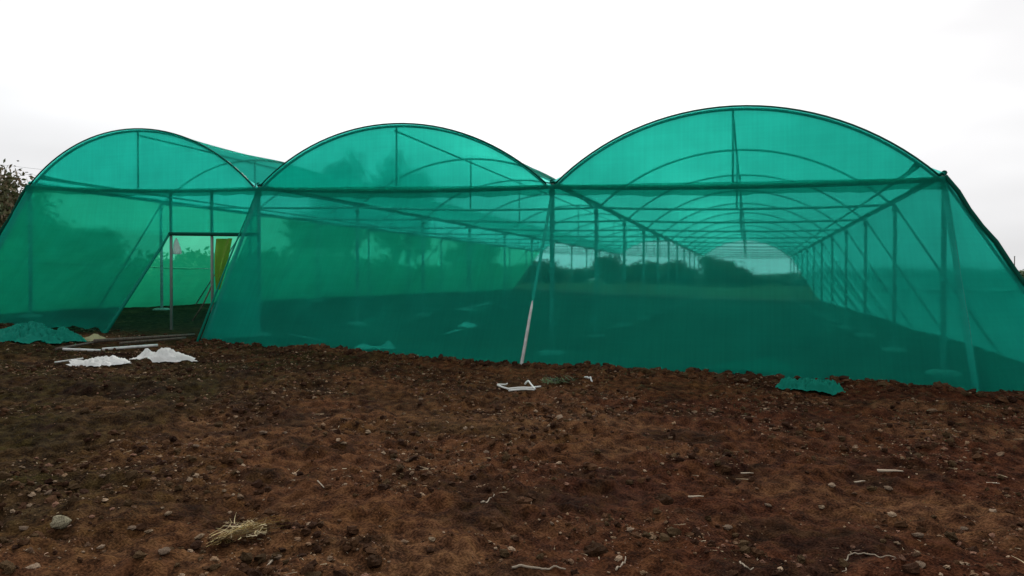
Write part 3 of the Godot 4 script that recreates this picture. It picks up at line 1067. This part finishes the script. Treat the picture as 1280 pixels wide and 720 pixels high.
func trunk_mesh(seed_: int) -> ArrayMesh:
	# a unit-high trunk with limbs reaching into the crown
	var r := RandomNumberGenerator.new()
	r.seed = seed_
	var st := SurfaceTool.new()
	st.begin(Mesh.PRIMITIVE_TRIANGLES)
	var t := []
	for k in 6: t.append(Vector3(0.03 * sin(k * 1.3 + seed_), k / 5.0 * 0.75, 0.03 * cos(k * 1.7 + seed_)))
	t[0] = Vector3(0, -0.03, 0)
	st.append_from(tube(t, 0.035, 0.014, 8), 0, Transform3D())
	for k in 6:
		var a := r.randf() * TAU
		var b: Vector3 = t[2 + k % 3]
		var l := r.randf_range(0.18, 0.32)
		var e := b + Vector3(cos(a) * l, l * 0.9, sin(a) * l)
		st.append_from(tube([b, b.lerp(e, 0.5) + Vector3(0, -0.02, 0), e], 0.014, 0.004, 6), 0, Transform3D())
	return st.commit()

func plant_tree(p: Vector3, tall: float, wide: float, crown: ArrayMesh, trunk: ArrayMesh, low: float, label: String, called := "tree", category := "tree", group := "trees round the field") -> void:
	var t := thing(called, p, label, category, group)
	t.rotation.y = rng.randf() * TAU
	var tr := obj("trunk", trunk, M["bark"], t)
	tr.scale = Vector3.ONE * tall
	if called == "bush": tr.scale = Vector3(tall * 0.7, tall, tall * 0.7)
	var cr := obj("crown", crown, M["leaves"], t)
	var hh := tall * (1.0 - low)
	cr.scale = Vector3(wide / 2.2, hh / 2.0, wide / 2.2)
	cr.position.y = tall * low + hh / 2.0

func make_trees() -> void:
	var green := [vc(0.045, 0.085, 0.025), vc(0.06, 0.10, 0.03), vc(0.035, 0.06, 0.02)]
	var brownish := [vc(0.12, 0.115, 0.05), vc(0.15, 0.12, 0.06), vc(0.09, 0.11, 0.045), vc(0.17, 0.12, 0.07)]
	var crowns := []
	for k in 4: crowns.append(crown_mesh(600 + k, 26, 5200, 0.075, green))
	var fresh := []
	for k in 3: fresh.append(crown_mesh(640 + k, 24, 3600, 0.085, [vc(0.085, 0.16, 0.05), vc(0.10, 0.18, 0.055), vc(0.07, 0.13, 0.04)]))
	var dry := crown_mesh(620, 34, 14000, 0.05, brownish)
	var trunks := []
	for k in 3: trunks.append(trunk_mesh(700 + k))
	# the tree that shows beside the left bay
	plant_tree(at_depth(-2, 30), 5.4, 4.4, dry, trunks[0], 0.12, "brownish-green leafy tree standing beside the left skirt of the net house")
	plant_tree(at_depth(-75, 32), 6.6, 5.0, crowns[1], trunks[1], 0.15, "taller green tree behind the brownish tree beside the left bay")
	# tall trees behind the left and middle bays: picture x, distance, height, width
	for s in [[432, 62, 12.0, 6.0, "tall broad tree behind the left bay, left one of a touching pair"], [492, 64, 12.6, 8.0, "tall broad tree behind the left bay, right one of a touching pair"], [60, 44, 5.2, 5.0, "round tree behind the left side net"], [110, 50, 4.4, 5.5, "low spreading tree behind the left side net"], [390, 66, 7.5, 6.0, "medium tree left of the tall touching pair"], [585, 75, 5.5, 7.0, "low round tree right of the tall touching pair"]]:
		plant_tree(at_depth(s[0], s[1]), s[2], s[3], crowns[rng.randi() % 4], trunks[rng.randi() % 3], 0.12, s[4])
	# row of bushes along the left field
	for k in 34:
		var p := Vector3(-19.75 + rng.randf_range(-0.25, 0.25), 0.0, -13.5 - k * 1.4 + rng.randf_range(-0.3, 0.3))
		p.y = base_ground(p.x, p.z)
		plant_tree(p, rng.randf_range(1.7, 2.3), 2.9, fresh[k % 3], trunks[k % 3], -0.15, "dense green bush in the hedge along the left side of the net house", "bush", "bush", "hedge bushes left of the net house")
	for k in 12:
		var p := Vector3(10.2 + rng.randf_range(-0.6, 0.6), 0.0, -16.0 - k * 3.4 + rng.randf_range(-0.5, 0.5))
		p.y = base_ground(p.x, p.z)
		plant_tree(p, rng.randf_range(1.3, 1.6), 4.4, crowns[k % 4], trunks[k % 3], -0.15, "low green bush in the row along the right side of the net house", "bush", "bush", "low bushes right of the net house")
	# far tree line seen through the open back
	for s in [[655, 130, 4.0, 12], [684, 126, 4.2, 11], [722, 150, 3.2, 12], [763, 120, 5.2, 7], [792, 150, 3.6, 8], [820, 128, 4.2, 10], [848, 132, 4.6, 11], [893, 118, 5.0, 9], [916, 122, 4.4, 8], [945, 160, 2.6, 11], [985, 160, 3.0, 12], [1030, 150, 3.2, 14], [1085, 150, 3.4, 14], [1140, 140, 3.2, 13], [1200, 130, 3.2, 13], [1262, 110, 3.2, 12], [1310, 100, 3.4, 12]]:
		plant_tree(at_depth(s[0], s[1]), s[2], s[3] * 1.0, crowns[rng.randi() % 4], trunks[rng.randi() % 3], -0.25, "far round tree in the line along the back of the field", "tree", "tree", "far tree line")

func make_wires() -> void:
	var a := at_depth(-330, 70)
	var b := at_depth(560, 120)
	var line := []
	for q in [a, b]:
		var post := thing("utility_pole", q, "tall grey utility pole at the near end of three cables" if q == a else "tall grey utility pole at the far end of three cables behind the net house", "utility pole", "utility poles beyond the field")
		obj("pole", tube([Vector3(0, -0.3, 0), Vector3(0, 15.4, 0)], 0.16, 0.1), M["concrete"], post)
		var dir := (b - a).normalized().cross(Vector3.UP)
		obj("crossarm", tube([Vector3(0, 14.9, 0) - dir * 0.9, Vector3(0, 14.9, 0) + dir * 0.9], 0.05), M["galvanised"], post)
	for k in 3:
		var pts := []
		for s in 25:
			var t := s / 24.0
			var p := a.lerp(b, t)
			p.y = lerpf(a.y + 15.2 - k * 0.75, b.y + 14.4 - k * 0.75, t) - 1.6 * 4.0 * t * (1.0 - t)
			pts.append(p - a)
		var o := obj("power_cable", tube(pts, 0.013, -1.0, 5), M["cable"])
		o.position = a
		tag(o, ["uppermost thin cable strung between the utility poles", "middle thin cable strung between the utility poles", "lowest thin cable strung between the utility poles"][k], "cable", "power cables")
	# single far post right of the net house
	var p := at_depth(1268, 60)
	var post := thing("field_post", p, "single thin post standing alone beyond the right side net", "post")
	obj("shaft", tube([Vector3(0, -0.3, 0), Vector3(0, 3.4, 0)], 0.045, 0.035), M["old_wood"], post)
	obj("cap", tube([Vector3(0, 3.4, 0), Vector3(0, 3.46, 0)], 0.055, 0.05), M["galvanised"], post)

# ------------------------------------------------------------------ build
func _ready() -> void:
	# camera
	var cam := Camera3D.new()
	cam.name = "camera"
	cam.position = EYE
	cam.rotation_degrees = Vector3(PITCH, YAW, 0)
	cam.fov = rad_to_deg(2.0 * atan(360.0 / FOCAL))
	cam.near = 0.05
	cam.far = 3000.0
	add_child(cam)
	cam.current = true
	cam_basis = cam.transform.basis
	# sun behind the cloud, ahead of the camera and high
	var sun_dir := (cam_basis * Vector3(0.0, 0.84, -1.0)).normalized()
	var env := Environment.new()
	env.background_mode = Environment.BG_SKY
	var sky := Sky.new()
	sky.sky_material = make_sky(sun_dir)
	env.sky = sky
	env.tonemap_mode = Environment.TONE_MAPPER_LINEAR
	env.tonemap_exposure = 1.3
	env.sdfgi_enabled = true
	env.ssao_enabled = true
	env.ssil_enabled = true
	var we := WorldEnvironment.new()
	we.name = "environment"
	we.environment = env
	add_child(we)
	var sun := DirectionalLight3D.new()
	sun.name = "sun"
	sun.light_energy = 0.45
	sun.light_angular_distance = 16.0
	sun.light_color = Color(1.0, 0.97, 0.93)
	sun.shadow_enabled = true
	add_child(sun)
	sun.look_at_from_position(Vector3.ZERO, -sun_dir)

	rng.seed = 42
	n_wide.seed = 1
	n_wide.frequency = 0.18
	n_mid.seed = 2
	n_mid.frequency = 0.9
	n_mid.fractal_octaves = 3
	n_clod.seed = 3
	n_clod.frequency = 3.2
	n_clod.fractal_octaves = 3
	n_fine.seed = 4
	n_fine.frequency = 11.0
	n_fine.fractal_octaves = 2
	n_tint.seed = 5
	n_tint.frequency = 0.25
	n_tint.fractal_octaves = 4
	for q in [[n_lump, 6.0, 6], [n_crumb, 13.0, 7]]:
		q[0].noise_type = FastNoiseLite.TYPE_CELLULAR
		q[0].cellular_return_type = FastNoiseLite.RETURN_DISTANCE
		q[0].fractal_type = FastNoiseLite.FRACTAL_NONE
		q[0].frequency = q[1]
		q[0].seed = q[2]
	make_materials()
	make_ground()
	make_net_house()
	make_trees()
	make_wires()
	make_litter()
	make_soil_cover()
